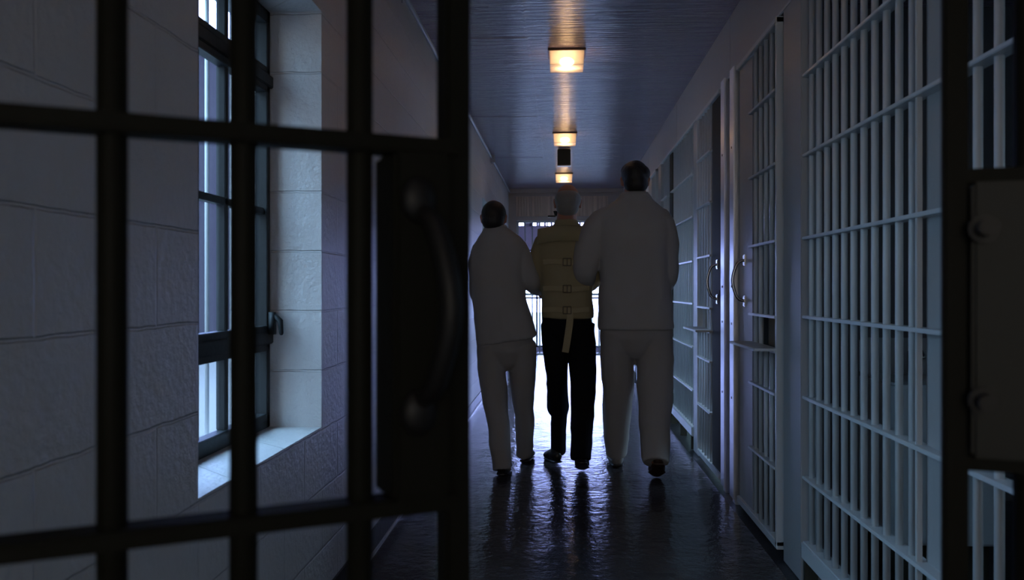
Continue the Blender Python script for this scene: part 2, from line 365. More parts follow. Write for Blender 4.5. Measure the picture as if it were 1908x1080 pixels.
# barred gate filling the end opening
g = thing('end_gate', 'tall white barred gate closing the far end of the corridor, bright daylight behind', 'gate', (0, YE + 0.06, 0))
bm = bmesh.new()
bm.free()
for z in (0.10, 1.03, 2.16): obj('rail', B(-0.69, 0.71, -0.02, 0.02, z, z + 0.035), M['steel'], g, bevel=0.003)
for x in (-0.68, 0.70): obj('stile', B(x - 0.02, x + 0.02, -0.02, 0.02, 0.02, 2.19), M['steel'], g, bevel=0.003)
for k in range(11):
    x = -0.68 + 1.38 * (k + 1) / 12; obj('bar', cyl(bmesh.new(), (x, 0, 0.11), (x, 0, 2.18), 0.011, 10), M['steel'], g, True)
# vestibule beyond
struct('wall_vestibule', (lambda b: (box(b, -1.05, -0.93, YE + 0.12, 16.2, -0.1, 2.8), box(b, 1.2, 1.32, YE + 0.12, 16.2, -0.1, 2.8), b)[2])(bmesh.new()), M['lav'])
struct('trim_7', B(-1.05, 1.3, YE + 0.1, 16.2, 2.60, 2.72), M['plaster'])
bm = bmesh.new(); box(bm, -1.0, 1.25, 16, 16.12, 1.85, 2.29); box(bm, -1.0, 1.25, 16, 16.12, 2.40, 2.62); box(bm, -1.0, 1.25, 16, 16.12, -0.1, 0.06)
box(bm, -1.0, -0.88, 16, 16.12, 0, 2.6); box(bm, 1.15, 1.25, 16, 16.12, 0, 2.6)
for k, x in enumerate([-0.88, -0.62, -0.56, -0.44, -0.40, -0.30, -0.18, -0.04, 0.06, 0.2, 0.34, 0.44, 0.6, 0.76, 0.9, 1.05]):
    box(bm, x - (0.07 if k < 2 else 0.018), x + (0.07 if k < 2 else 0.018), 16, 16.1, 2.28, 2.41)
struct('wall_far', bm, M['lav'])
root = tag(thing('window_5', None, None), kind='structure')
bm = bmesh.new()
for x in (-0.87, -0.45, 0.0, 0.45, 0.9, 1.14): box(bm, x - 0.015, x + 0.015, 16.02, 16.06, 0.06, 1.85)
for z in (0.06, 0.95, 1.82): box(bm, -0.88, 1.15, 16.02, 16.06, z, z + 0.03)
obj('window_frame', bm, M['sash'], root, bevel=0.002)
obj('pane', B(-0.88, 1.15, 16.045, 16.049, 0.07, 1.84), M['glass'], root)

# ---------------------------------------------------------------- ceiling lights
def ceiling_light(y, label, zc=ZC, x=0.035):
    t = thing('ceiling_light', label, 'ceiling light', (x, y, zc), 0, 'square glass ceiling lights down the corridor')
    obj('mounting_plate', B(-0.122, 0.122, -0.115, 0.115, -0.016, -0.001), M['fixture'], t, bevel=0.003)
    bm = bmesh.new(); h = 0.105; a = 0.112; b = 0.108
    def quad(p): 
        vs = [bm.verts.new(q) for q in p]; bm.faces.new(vs)
    for s in (0, 1):
        A = a - s * 0.004; Bb = b - s * 0.004; z0 = -0.016; z1 = -h + s * 0.004
        c0 = [(-A, -A, z0), (A, -A, z0), (A, A, z0), (-A, A, z0)]; c1 = [(-Bb, -Bb, z1), (Bb, -Bb, z1), (Bb, Bb, z1), (-Bb, Bb, z1)]
        for k in range(4): quad([c0[k], c0[(k + 1) % 4], c1[(k + 1) % 4], c1[k]])
        quad(c1)
    obj('glass_shade', bm, M['lampglass'], t)
    bm = bmesh.new(); ell(bm, (0, 0, -0.062), (0.048, 0.032, 0.030)); obj('bulb', bm, M['bulb'], t, True)
    obj('socket', cyl(bmesh.new(), (0, 0, -0.035), (0, 0, -0.016), 0.02), M['fixture'], t)
    return t
ceiling_light(5.70, 'glass box ceiling light nearest the camera, the largest, with a warm bulb')
ceiling_light(8.70, 'middle warm ceiling light, just in front of the hanging dark box')
ceiling_light(11.75, 'farthest and smallest ceiling light, just above the grey haired man')
ceiling_light(2.70, 'added fill light directly above the near window, over the top edge of the view')  # out-of-frame lamp added to warm and brighten the near wall
ceiling_light(-0.30, 'added fill light behind the camera, above the near gate')  # unseen lamp added as fill for the near end
ceiling_light(15.2, 'ceiling light in the bright room beyond the far gate, mirrored in the wet floor', 2.598, 0.078)
t = thing('hanging_sign_box', 'small dark box hanging from the ceiling between the two far lights', 'sign', (0.03, 9.65, ZC))
obj('housing', B(-0.073, 0.073, -0.03, 0.03, -0.182, -0.006), M['darkplate'], t, bevel=0.004)
obj('mounting_plate', B(-0.06, 0.06, -0.02, 0.02, -0.006, -0.001), M['darkplate'], t)
obj('bottom_trim', B(-0.075, 0.075, -0.033, 0.033, -0.191, -0.182), M['whitepipe'], t, bevel=0.003)

# ---------------------------------------------------------------- cell fronts on the right
def grille(y0, y1, ybars, x, label, side_post=None, mt='steel'):
    t = thing('cell_bars', label, 'barred cell front', (x, y0, 0), 0, 'fixed barred cell fronts on the right')
    for y in ybars: obj('bar', cyl(bmesh.new(), (0, y - y0, 0.14), (0, y - y0, 2.32), 0.0112, 14), M[mt], t, True)
    k = x / XR
    for h in (0.82, 0.512, 0.193, -0.11, -0.42, -0.729):
        z = 1.14 + h * k
        obj('crossbar', B(-0.026, 0.022, 0.0, y1 - y0 + 0.01, z - 0.006, z + 0.006), M[mt], t, bevel=0.002)
    obj('bottom_rail', B(-0.03, 0.03, 0.0, y1 - y0 + 0.01, 0.075, 0.145), M[mt], t, bevel=0.006)
    for yy in (0.05, (y1 - y0) / 2, y1 - y0 - 0.02): obj('foot', B(-0.025, 0.025, yy - 0.012, yy + 0.012, -0.022, 0.08), M['darkplate'], t)
    if side_post:
        obj('post_plate', B(0.012, 0.024, side_post[0] - y0, side_post[1] - y0, 0.10, 2.32), M['steelwarm'], t, bevel=0.002)
        obj('edge_strip', B(-0.016, 0.0, side_post[1] - y0 - 0.008, side_post[1] - y0 + 0.004, 0.10, 2.32), M[mt], t, bevel=0.002)
    return t
XG = 0.975
near = [3.455 - 0.0976 * k for k in range(11)]
far_ = [2.10 - 0.1 * k for k in range(12)]
grille(0.86, 3.49, near + far_, XG, 'nearest barred cell front, blue grey round bars beside the black gate panel', (2.27, 2.42))
def cell_door(yc, s, label):
    """yc: the jamb edge of the door, s: +1 bars lie further, -1 bars lie nearer"""
    t = thing('cell_door', label, 'cell door', (0.945, yc, 0), 0, None)
    Y = lambda a, b: (min(s * a, s * b), max(s * a, s * b))
    ya, yb = Y(0.0, 0.31)
    obj('lock_stile', B(-0.006, 0.034, ya, yb, 0.03, 2.31), M['steelwarm' if s < 0 else 'darkplate'], t, bevel=0.003)
    ya, yb = Y(0.82, 0.845)
    obj('hinge_stile', B(-0.02, 0.02, ya, yb, 0.03, 2.31), M['steel'], t, bevel=0.002)
    n = 5
    for k in range(n):
        y = s * (0.365 + 0.105 * k)
        if k < 2:
            obj('bar', cyl(bmesh.new(), (0, y, 0.05), (0, y, 2.30), 0.0112, 14), M['steel'], t, True)
        else:
            obj('bar', cyl(bmesh.new(), (0, y, 1.02), (0, y, 2.30), 0.0112, 14), M['steel'], t, True)
            obj('bar', cyl(bmesh.new(), (0, y, 0.05), (0, y, 0.872), 0.0112, 14), M['steel'], t, True)
    ya, yb = Y(0.30, 0.83)
    for h in (0.86, 0.54, 0.205, -0.125, -0.275, -0.46, -0.78):
        z = 1.14 + h; obj('crossbar', B(-0.026, 0.022, ya, yb, z - 0.006, z + 0.006), M['steel'], t, bevel=0.002)
    ya, yb = Y(0.0, 0.845)
    obj('bottom_rail', B(-0.02, 0.02, ya, yb, 0.015, 0.05), M['steel'], t, bevel=0.003)
    obj('top_rail', B(-0.024, 0.02, ya, yb, 2.285, 2.312), M['steel'], t, bevel=0.003)
    ya, yb = Y(0.49, 0.81)
    obj('food_slot_back', B(0.03, 0.036, ya, yb, 0.875, 1.01), M['cellbrown'], t)
    ya, yb = Y(0.28, 0.84)
    obj('tray_shelf', B(-0.115, 0.0, ya, yb, 0.868, 0.880), M['steel'], t, bevel=0.003)
    # pull handle
    hy = s * 0.13
    h = obj('handle', tube(bmesh.new(), *smoothpath([(-0.006, hy, 1.285), (-0.045, hy, 1.265), (-0.068, hy, 1.18), (-0.045, hy, 1.095), (-0.006, hy, 1.075)], [0.008] * 5), 12), M['chrome'], t, True)
    for z in (1.285, 1.075): obj('mount', B(-0.012, -0.004, hy - 0.02, hy + 0.02, z - 0.028, z + 0.028), M['chrome'], h, bevel=0.003)
    if s > 0: obj('keyhole', B(-0.008, -0.004, 0.05 * s - 0.01, 0.05 * s + 0.01, 1.09, 1.13), M['hole'], t)
    return t
cell_door(4.655, -1, 'nearer cell door, grey bars with a steel pull handle and empty tray slot, next to the wide grey column')
cell_door(5.18, 1, 'second cell door, dark full-height lock plate and bright bars, just right of the tall man')
cell_door(9.45, -1, 'cell door partly hidden beyond the tall man, above his shoulder')
cell_door(9.97, 1, 'farthest cell door on the right wall, mostly hidden behind the tall man')
n_trim = 8
def column(y0, y1, x0=0.945, m='steelwarm', x1=1.03):
    global n_trim
    struct('trim_%d' % n_trim, B(x0, x1, y0, y1, -0.02, 2.335), M[m], bevel=0.003); n_trim += 1
column(3.50, 3.77); column(6.05, 6.30); column(7.62, 7.80, m='darkplate', x0=0.96); column(8.33, 8.58); column(10.85, 11.1)
for y0 in (4.71, 9.5):
    for k in (0, 0.27):
        bm = B(0.918, 0.93, y0 + k, y0 + k + 0.11, 0.01, 2.33); box(bm, 0.93, 1.0, y0 + k + 0.02, y0 + k + 0.09, -0.02, 2.33)
        struct('trim_%d' % n_trim, bm, M['post'], bevel=0.003); n_trim += 1
    column(y0, y0 + 0.40, 0.965, 'cellbrown')
    bm = bmesh.new()
    for k in (0.055, 0.325):
        for z in (0.55, 0.95, 1.15, 1.9): cyl(bm, (0.9165, y0 + k, z), (0.919, y0 + k, z), 0.007, 10)
    struct('trim_%d' % n_trim, bm, M['hole']); n_trim += 1
grille(6.33, 7.58, [6.40 + 0.0985 * k for k in range(12)], 0.965, 'pale green-lit barred cell front beyond the second cell door')
grille(7.84, 8.30, [7.90 + 0.0985 * k for k in range(4)], 0.965, 'narrow barred cell front beyond the tall man, behind his head')
grille(11.12, 13.4, [11.2 + 0.1 * k for k in range(22)], 0.965, 'farthest barred cell front, at the end of the corridor')
# cells: partitions, back wall, ceilings
parts = [0.80, 4.93, 7.72, 9.73, YE]
bm = bmesh.new()
wall_with_openings(bm, 3.0, 3.12, -3, YE + 0.12, -0.02, ZC, [(a, b, 1.0, 2.3) for a, b in CELLWIN])
struct('wall_cells', bm, M['cellwall'])
bm = bmesh.new()
for y in parts[:1]: box(bm, 1.05, 3.0, y - 0.04, y + 0.04, -0.02, ZC)
for y in parts[2:4]: box(bm, 1.04, 3.0, y - 0.03, y + 0.03, -0.02, ZC)
struct('wall_partitions', bm, M['cellwall'])
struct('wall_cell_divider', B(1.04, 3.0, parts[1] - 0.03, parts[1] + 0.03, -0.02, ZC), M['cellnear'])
root = tag(thing('window_6', None, None), kind='structure')
for a, b in CELLWIN:
    bm = bmesh.new(); box(bm, 3.03, 3.06, a, b, 1.0, 1.03); box(bm, 3.03, 3.06, a, b, 2.27, 2.3)
    for k in range(6): y = a + (b - a) * k / 5; box(bm, 3.03, 3.06, y - 0.012, y + 0.012, 1.0, 2.3)
    obj('window_frame', bm, M['sash'], root)
# inside the near cell
t = thing('cell_bunk', 'narrow grey bunk inside the nearest cell, seen through the bars', 'bunk', (2.4, 1.5, 0))
obj('frame', B(0.0, 0.58, 0, 1.95, 0.38, 0.43), M['steel'], t, bevel=0.004)
obj('mattress', B(0.02, 0.56, 0.02, 1.93, 0.43, 0.53), M['blanket'], t, bevel=0.03)
for x, y in ((0.03, 0.03), (0.55, 0.03), (0.03, 1.9), (0.55, 1.9)): obj('leg', B(x - 0.02, x + 0.02, y - 0.02, y + 0.02, -0.022, 0.38), M['steel'], t)
t = thing('wash_stand', 'pale boxy wash stand standing low behind the bars inside the nearest cell', 'sink', (1.53, 3.72, 0))
obj('cabinet', B(-0.20, 0.20, -0.22, 0.27, 0.13, 0.76), M['porcelain'], t, bevel=0.01)
obj('backsplash', B(-0.20, 0.20, 0.23, 0.27, 0.76, 0.92), M['porcelain'], t, bevel=0.01)
obj('plinth', B(-0.17, 0.17, -0.15, 0.25, -0.022, 0.13), M['darkplate'], t)
bm = bmesh.new(); tube(bm, [(0, 0.2, 0.76), (0, 0.2, 0.86), (0, 0.12, 0.89), (0, 0.06, 0.85)], [0.012] * 4, 10); obj('tap', bm, M['chrome'], t, True)

# ---------------------------------------------------------------- the black gate in the foreground
def gate(hx, hy, dx, dy, L, bars, lockspan, label, right):
    ang = math.atan2(dy, dx)
    t = thing('corridor_gate', label, 'gate', (hx, hy, 0), ang)
    for u in bars: obj('bar', cyl(bmesh.new(), (u, 0, 0.06), (u, 0, 2.2), 0.0112, 16), M['gate'], t, True)
    for z in (0.328, 0.64, 0.952, 1.264, 1.576, 1.888):
        if right: z = 1.108 + (z - 1.108) * 0.945
        obj('crossbar', B(0.0, L, -0.018, 0.014, z - 0.0075, z + 0.0075), M['gate'], t, bevel=0.002)
    for u in (0.014, L): obj('stile', B(u - 0.012, u + 0.012, -0.013, 0.013, 0.03, 2.23), M['gate'], t, bevel=0.003)
    for z in (0.04, 2.2): obj('rail', B(0.0, L, -0.018, 0.018, z - 0.02, z + 0.02), M['gate'], t, bevel=0.003)
    f = -1 if not right else 1
    a, b = lockspan
    lk = obj('lock_box', B(a, b, -0.028, 0.028, 0.959 + (0.009 if right else 0), 1.257 - (0.009 if right else 0)), M['gatelit' if right else 'gate'], t, bevel=0.004)
    return t, lk
gl, lk = gate(-0.80, 0.379, 0.867, 0.497, 0.810, [0.530 + 0.0965 * k for k in (-5, -4, -3, -2, -1, 0, 1, 2)], (0.745, 0.798), 'blurred black barred gate on the left with a pull handle on its lock box', False)
h = obj('pull_handle', tube(bmesh.new(), *smoothpath([(0.765, -0.028, 1.205), (0.772, -0.052, 1.19), (0.778, -0.072, 1.125), (0.772, -0.052, 1.06), (0.765, -0.028, 1.045)], [0.007, 0.009, 0.010, 0.009, 0.007]), 12), M['gateworn'], lk, True)
for z in (1.215, 1.035): obj('handle_mount', ell(bmesh.new(), (0.765, -0.030, z), (0.016, 0.010, 0.020)), M['gateworn'], lk, True)
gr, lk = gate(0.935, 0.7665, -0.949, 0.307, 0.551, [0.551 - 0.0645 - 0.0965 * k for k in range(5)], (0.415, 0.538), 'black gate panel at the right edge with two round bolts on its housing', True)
for z in (1.200, 1.027):
    bm = bmesh.new(); cyl(bm, (0.527, 0.026, z), (0.527, 0.034, z), 0.015, 20); cyl(bm, (0.527, 0.03, z), (0.527, 0.052, z), 0.009, 6)
    obj('bolt', bm, M['gateworn'], lk, bevel=0.0015)

# ---------------------------------------------------------------- people
def wrinkle(seed, amp, zs=1.0):
    def f(co):
        p = Vector((co.x * 5 + seed, co.y * 5, co.z * 9 * zs + 3 * seed))
        q = Vector((co.x * 14 + seed, co.y * 14, co.z * 22 * zs))
        r = noise.noise(p); r = 1 - abs(r) * 2.2
        return amp * r * 0.7 + amp * 0.35 * noise.noise(q)
    return f
def head(bm, c, turn=0.0, s=1.0, ears=True):
    """skull, jaw, nose, brows, lips, ears; c = centre of the skull, facing +y turned by 'turn' about z"""
    R = Matrix.Rotation(turn, 3, 'Z'); c = Vector(c)
    def e(p, r, rx=None):
        ell(bm, c + R @ (Vector(p) * s), tuple(v * s for v in r), 18, R)
    e((0, -0.015, 0.02), (0.076, 0.097, 0.098)); e((0, 0.035, 0.01), (0.070, 0.072, 0.085))
    e((0, 0.030, -0.060), (0.056, 0.066, 0.062)); e((0, 0.078, -0.098), (0.024, 0.020, 0.020))
    e((0, -0.035, -0.055), (0.058, 0.055, 0.060))
    tube(bm, [c + R @ (Vector((0, 0.100, 0.015)) * s), c + R @ (Vector((0, 0.122, -0.022)) * s), c + R @ (Vector((0, 0.112, -0.034)) * s)], [0.010 * s, 0.014 * s, 0.015 * s], 12)
    for k in (-1, 1):
        e((k * 0.030, 0.092, 0.030), (0.026, 0.012, 0.009)); e((k * 0.016, 0.107, -0.034), (0.010, 0.010, 0.008))
        e((k * 0.042, 0.076, -0.02), (0.022, 0.018, 0.018))
        if ears:
            e((k * 0.080, -0.006, -0.008), (0.010, 0.019, 0.032)); e((k * 0.086, -0.014, 0.008), (0.008, 0.014, 0.018))
    e((0, 0.096, -0.060), (0.025, 0.012, 0.007)); e((0, 0.094, -0.071), (0.021, 0.012, 0.008))
def eyes(parent, c, turn=0.0, s=1.0, brow='hairdark'):
    R = Matrix.Rotation(turn, 3, 'Z'); c = Vector(c)
    for k in (-1, 1):
        e = obj('eye', ell(bmesh.new(), c + R @ (Vector((k * 0.031, 0.086, 0.010)) * s), (0.0135 * s,) * 3, 16), M['eyewhite'], parent, True)
        obj('iris', ell(bmesh.new(), c + R @ (Vector((k * 0.031, 0.0965, 0.010)) * s), (0.006 * s, 0.004 * s, 0.006 * s), 12), M['iris'], e, True)
        P = [c + R @ (Vector((k * x, y, z)) * s) for x, y, z in ((0.014, 0.108, 0.034), (0.030, 0.106, 0.040), (0.048, 0.096, 0.034))]
        obj('eyebrow', tube(bmesh.new(), P, [0.003, 0.0045, 0.003], 8), M[brow], parent, True)
    obj('lips', tube(bmesh.new(), [c + R @ (Vector((x, y, z)) * s) for x, y, z in ((-0.022, 0.097, -0.066), (0, 0.106, -0.064), (0.022, 0.097, -0.066))], [(0.003, 0.003), (0.005, 0.006), (0.003, 0.003)], 8), M['lips'], parent, True)
def hand(bm, wr, d, pn, s=1.0, curl=0.9, side=1):
    """wr wrist, d finger direction, pn direction the palm faces"""
    wr = Vector(wr); d = Vector(d).normalized(); pn = Vector(pn); pn = (pn - d * pn.dot(d)).normalized(); sd = d.cross(pn) * side
    tube(bm, [wr - d * 0.02, wr + d * 0.03 * s, wr + d * 0.088 * s], [(0.026, 0.020), (0.036, 0.017), (0.040, 0.014)], 14, up=pn)
    for i, (off, ln) in enumerate([(-0.030, 0.070), (-0.010, 0.080), (0.010, 0.075), (0.029, 0.060)]):
        p = wr + d * 0.085 * s + sd * off; a = 0.25; pts = [p]
        for j, f in enumerate((0.45, 0.32, 0.23)):
            a += curl * (0.55 + 0.25 * j); pts.append(pts[-1] + (d * math.cos(a) + pn * math.sin(a)) * ln * f * s)
        tube(bm, pts, [0.0092, 0.0088, 0.0080, 0.0070], 10, up=sd)
    p = wr + d * 0.028 * s - sd * 0.030
    tube(bm, [p, p + (d * 0.5 - sd * 0.7 + pn * 0.3).normalized() * 0.035, p + (d * 0.5 - sd * 0.7 + pn * 0.3).normalized() * 0.035 + (d * 0.8 + pn * 0.55).normalized() * 0.045], [0.014, 0.011, 0.009], 10, up=pn)
def shoe(name, parent, toe, heel, w, m, lift=0.0, rz=0.0, sole=None):
    """heel and toe on (x, y, z) ground points; lift raises the heel"""
    toe = Vector(toe); heel = Vector(heel); d = toe - heel; L = d.length; bm = bmesh.new()
    up = Vector((0, 0, 1)); u = (up - d.normalized() * up.dot(d.normalized())).normalized()
    P = lambda t, h: heel + d * t + u * h
    pts = [P(0.06, 0.044), P(0.18, 0.050), P(0.35, 0.047), P(0.55, 0.038), P(0.75, 0.031), P(0.92, 0.026)]
    tube(bm, pts, [(w * 0.74, 0.042), (w * 0.82, 0.048), (w * 0.80, 0.045), (w * 0.95, 0.036), (w * 1.0, 0.029), (w * 0.72, 0.022)], 18, up=u)
    tube(bm, [P(0.16, 0.05), P(0.14, 0.11)], [(w * 0.78, 0.045), (w * 0.72, 0.045)], 16, up=d)
    o = organic(name, bm, m, parent, 0.006, 3)
    bm = bmesh.new(); tube(bm, [P(0.0, 0.008), P(0.2, 0.008), P(0.4, 0.008), P(0.7, 0.008), P(0.98, 0.008)], [(w * 0.68, 0.008), (w * 0.80, 0.009), (w * 0.72, 0.008), (w * 1.02, 0.008), (w * 0.5, 0.008)], 18, up=u)
    obj('sole', bm, sole or M['shoeblack'], o, True)
    return o
def rings_loft(bm, rings, seg=36):
    """rings: (z, cx, cy, rx, ry, tiltx) superelliptic horizontal rings, bottom to top"""
    prev = None; first = None
    for (z, cx, cy, rx, ry, tl) in rings:
        vs = []
        for k in range(seg):
            a = 2 * PI * k / seg; ca, sa = math.cos(a), math.sin(a); e = 2 / 2.35
            x = math.copysign(abs(ca) ** e, ca) * rx; y = math.copysign(abs(sa) ** e, sa) * ry
            vs.append(bm.verts.new((cx + x, cy + y, z + tl * x)))
        if prev:
            for k in range(seg): bm.faces.new((prev[k], prev[(k + 1) % seg], vs[(k + 1) % seg], vs[k]))
        else: first = vs
        prev = vs
    bm.faces.new(list(reversed(first))); bm.faces.new(prev)
def arm(bm, pts, rad): tube(bm, *smoothpath(pts, rad, 4), seg=18)

# ---- tall man, white jacket, on the right
p1 = thing('person', 'tall broad man in white jacket and trousers with short dark hair, walking on the right', 'person', (0.447, 5.33, 0))
bm = bmesh.new()
head(bm, (0.0, 0.01, 1.795), 0.06, 0.98)
tube(bm, [(0, -0.005, 1.62), (0, -0.01, 1.74)], [(0.075, 0.075), (0.066, 0.068)])
rings_loft(bm, [(0.88, 0, 0, 0.17, 0.12, 0), (1.1, 0, 0, 0.17, 0.12, 0), (1.4, 0, 0, 0.19, 0.12, 0), (1.58, 0, 0, 0.15, 0.08, 0), (1.66, 0, 0, 0.08, 0.06, 0)])
LA1 = [(-0.215, 0, 1.54), (-0.305, -0.01, 1.25), (-0.30, 0.20, 1.17)]; RA1 = [(0.185, 0, 1.52), (0.200, 0.0, 1.23), (0.17, 0.22, 1.12)]
for A in (LA1, RA1): tube(bm, A, [0.05, 0.042, 0.032])
hand(bm, LA1[2], (0.10, 1, -0.1), (-0.6, 0, -1), 1.0, 0.9, -1); hand(bm, RA1[2], (-0.2, 1, -0.1), (-1, 0, -0.2), 1.0, 0.5)
L1 = [(-0.09, 0, 0.92), (-0.095, 0.12, 0.50), (-0.095, 0.24, 0.09)]; R1 = [(0.095, 0, 0.92), (0.115, 0.0, 0.52), (0.105, -0.21, 0.15)]
for A in (L1, R1): tube(bm, A, [0.085, 0.058, 0.042])
organic('body', bm, M['skin'], p1, 0.007, 2)
bm = bmesh.new()   # hair cap
ell(bm, (0, -0.008, 1.826), (0.083, 0.103, 0.090)); ell(bm, (0.002, -0.042, 1.772), (0.074, 0.068, 0.064))
ell(bm, (-0.02, 0.04, 1.86), (0.062, 0.062, 0.050)); ell(bm, (0.045, -0.02, 1.835), (0.045, 0.07, 0.05))
organic('hair', bm, M['hairdark'], p1, 0.006, 2, wrinkle(3, 0.002))
bm = bmesh.new()
rings_loft(bm, [(0.895, 0.005, 0.0, 0.226, 0.150, 0), (0.93, 0.005, 0.0, 0.226, 0.150, 0), (1.05, 0.002, 0, 0.222, 0.152, 0), (1.2, -0.002, 0, 0.208, 0.150, 0), (1.35, -0.008, 0, 0.212, 0.150, 0),
                (1.47, -0.012, 0, 0.232, 0.142, 0), (1.55, -0.015, 0, 0.236, 0.125, -0.03), (1.605, -0.015, 0, 0.205, 0.105, -0.02), (1.645, -0.012, -0.003, 0.150, 0.092, 0), (1.68, -0.004, -0.006, 0.105, 0.084, 0), (1.712, 0, -0.006, 0.083, 0.080, 0)])
arm(bm, [(-0.185, 0, 1.545), (-0.245, 0, 1.46), (-0.290, -0.01, 1.33), (-0.302, -0.015, 1.245), (-0.302, 0.06, 1.205), (-0.30, 0.19, 1.175)], [0.088, 0.092, 0.084, 0.072, 0.066, 0.055])
arm(bm, [(0.150, 0, 1.54), (0.176, 0, 1.43), (0.186, 0.0, 1.31), (0.190, 0.0, 1.22), (0.185, 0.07, 1.18), (0.172, 0.20, 1.125)], [0.086, 0.084, 0.072, 0.068, 0.063, 0.052])
jk = organic('jacket', bm, M['white'], p1, 0.008, 3, wrinkle(1, 0.008, 0.6))
bm = bmesh.new(); tube(bm, [(0, -0.006, 1.69), (0, -0.006, 1.722)], [(0.089, 0.085), (0.080, 0.078)], 24, round_caps=False); obj('collar', bm, M['white'], jk, True)
bm = bmesh.new()
rings_loft(bm, [(0.72, 0.0, 0.01, 0.04, 0.05, 0), (0.76, 0.0, 0.01, 0.10, 0.09, 0), (0.84, 0.0, 0.01, 0.195, 0.125, 0), (0.97, 0.0, 0, 0.20, 0.135, 0)])
tube(bm, *smoothpath([(-0.10, 0.0, 0.90), (-0.102, 0.05, 0.72), (-0.092, 0.12, 0.50), (-0.100, 0.18, 0.30), (-0.098, 0.25, 0.085)], [(0.104, 0.115), (0.102, 0.10), (0.092, 0.085), (0.082, 0.08), (0.066, 0.070)]), seg=20, round_caps=False)
tube(bm, *smoothpath([(0.105, 0.0, 0.90), (0.120, 0.02, 0.72), (0.118, -0.01, 0.50), (0.112, -0.10, 0.32), (0.100, -0.215, 0.125)], [(0.112, 0.115), (0.112, 0.10), (0.104, 0.09), (0.090, 0.085), (0.074, 0.078)]), seg=20, round_caps=False)
organic('trousers', bm, M['whitepants'], p1, 0.008, 2, wrinkle(5, 0.010, 0.6))
shoe('shoe', p1, (-0.105, 0.50, 0.0), (-0.090, 0.21, 0.012), 0.052, M['shoegrey'])
shoe('shoe', p1, (0.125, -0.03, 0.002), (0.112, -0.26, 0.118), 0.052, M['shoebrown'], sole=M['shoebrown'])

eyes(p1, (0.0, 0.01, 1.795), 0.06, 0.98)

# ---- short man, white jacket, on the left
p2 = thing('person', 'shorter man in white jacket and trousers with short dark hair, walking on the left', 'person', (-0.369, 5.40, 0))
bm = bmesh.new()
head(bm, (-0.050, 0.01, 1.578), -0.12, 0.93)
tube(bm, [(-0.035, -0.005, 1.42), (-0.045, -0.01, 1.53)], [(0.068, 0.068), (0.060, 0.062)])
rings_loft(bm, [(0.80, 0, 0, 0.14, 0.10, 0), (1.1, -0.02, 0, 0.13, 0.10, 0), (1.3, -0.01, 0, 0.14, 0.10, 0), (1.42, -0.02, 0, 0.10, 0.07, 0), (1.48, -0.03, 0, 0.06, 0.05, 0)])
LA2 = [(-0.145, 0, 1.38), (-0.160, 0.0, 1.12), (-0.13, 0.22, 1.07)]; RA2 = [(0.11, 0, 1.39), (0.175, 0.0, 1.19), (0.225, 0.17, 1.13)]
for A in (LA2, RA2): tube(bm, A, [0.046, 0.038, 0.030])
hand(bm, LA2[2], (0.1, 1, 0), (1, 0, -0.2), 0.92, 0.5, -1); hand(bm, RA2[2], (0.15, 1, 0.0), (0.5, 0, -1), 0.92, 0.8)
for A in ([(-0.066, 0, 0.80), (-0.035, -0.01, 0.40), (0.004, -0.07, 0.08)], [(0.116, 0, 0.80), (0.125, 0.12, 0.42), (0.127, 0.28, 0.12)]): tube(bm, A, [0.060, 0.044, 0.032])
organic('body', bm, M['skin'], p2, 0.007, 2)
bm = bmesh.new()
ell(bm, (-0.050, -0.008, 1.602), (0.078, 0.097, 0.082)); ell(bm, (-0.054, -0.040, 1.555), (0.069, 0.062, 0.060)); ell(bm, (-0.045, 0.035, 1.632), (0.058, 0.060, 0.046))
organic('hair', bm, M['hairdark'], p2, 0.006, 2, wrinkle(4, 0.002))
bm = bmesh.new()
rings_loft(bm, [(0.812, 0.030, 0, 0.184, 0.128, 0.16), (0.84, 0.028, 0, 0.184, 0.128, 0.13), (0.95, 0.010, 0, 0.178, 0.130, 0), (1.08, -0.018, 0, 0.165, 0.125, 0), (1.22, -0.025, 0, 0.160, 0.122, 0),
                (1.34, -0.012, 0, 0.165, 0.115, 0), (1.40, -0.008, 0, 0.162, 0.105, 0), (1.45, -0.012, 0, 0.135, 0.092, 0), (1.483, -0.022, -0.003, 0.100, 0.078, 0), (1.515, -0.038, -0.006, 0.070, 0.070, 0)])
arm(bm, [(-0.115, 0, 1.385), (-0.140, 0, 1.29), (-0.143, 0.0, 1.20), (-0.143, 0.01, 1.12), (-0.14, 0.09, 1.09), (-0.13, 0.20, 1.07)], [0.070, 0.068, 0.062, 0.058, 0.054, 0.046])
arm(bm, [(0.085, 0, 1.395), (0.120, 0, 1.32), (0.150, 0.0, 1.25), (0.178, 0.005, 1.195), (0.195, 0.07, 1.165), (0.222, 0.15, 1.135)], [0.068, 0.070, 0.066, 0.060, 0.055, 0.046])
jk = organic('jacket', bm, M['white'], p2, 0.008, 3, wrinkle(2, 0.007, 0.6))
bm = bmesh.new(); tube(bm, [(-0.036, -0.006, 1.495), (-0.040, -0.006, 1.522)], [(0.077, 0.076), (0.069, 0.070)], 24, round_caps=False); obj('collar', bm, M['white'], jk, True)
bm = bmesh.new()
rings_loft(bm, [(0.63, 0.025, 0.01, 0.03, 0.04, 0), (0.67, 0.025, 0.01, 0.09, 0.08, 0), (0.75, 0.025, 0.01, 0.165, 0.11, 0), (0.90, 0.02, 0, 0.165, 0.12, 0)])
tube(bm, *smoothpath([(-0.068, 0.0, 0.80), (-0.058, 0.0, 0.60), (-0.035, -0.01, 0.40), (-0.012, -0.04, 0.22), (0.006, -0.09, 0.03)], [(0.088, 0.098), (0.083, 0.088), (0.072, 0.078), (0.064, 0.074), (0.057, 0.066)]), seg=20, round_caps=False)
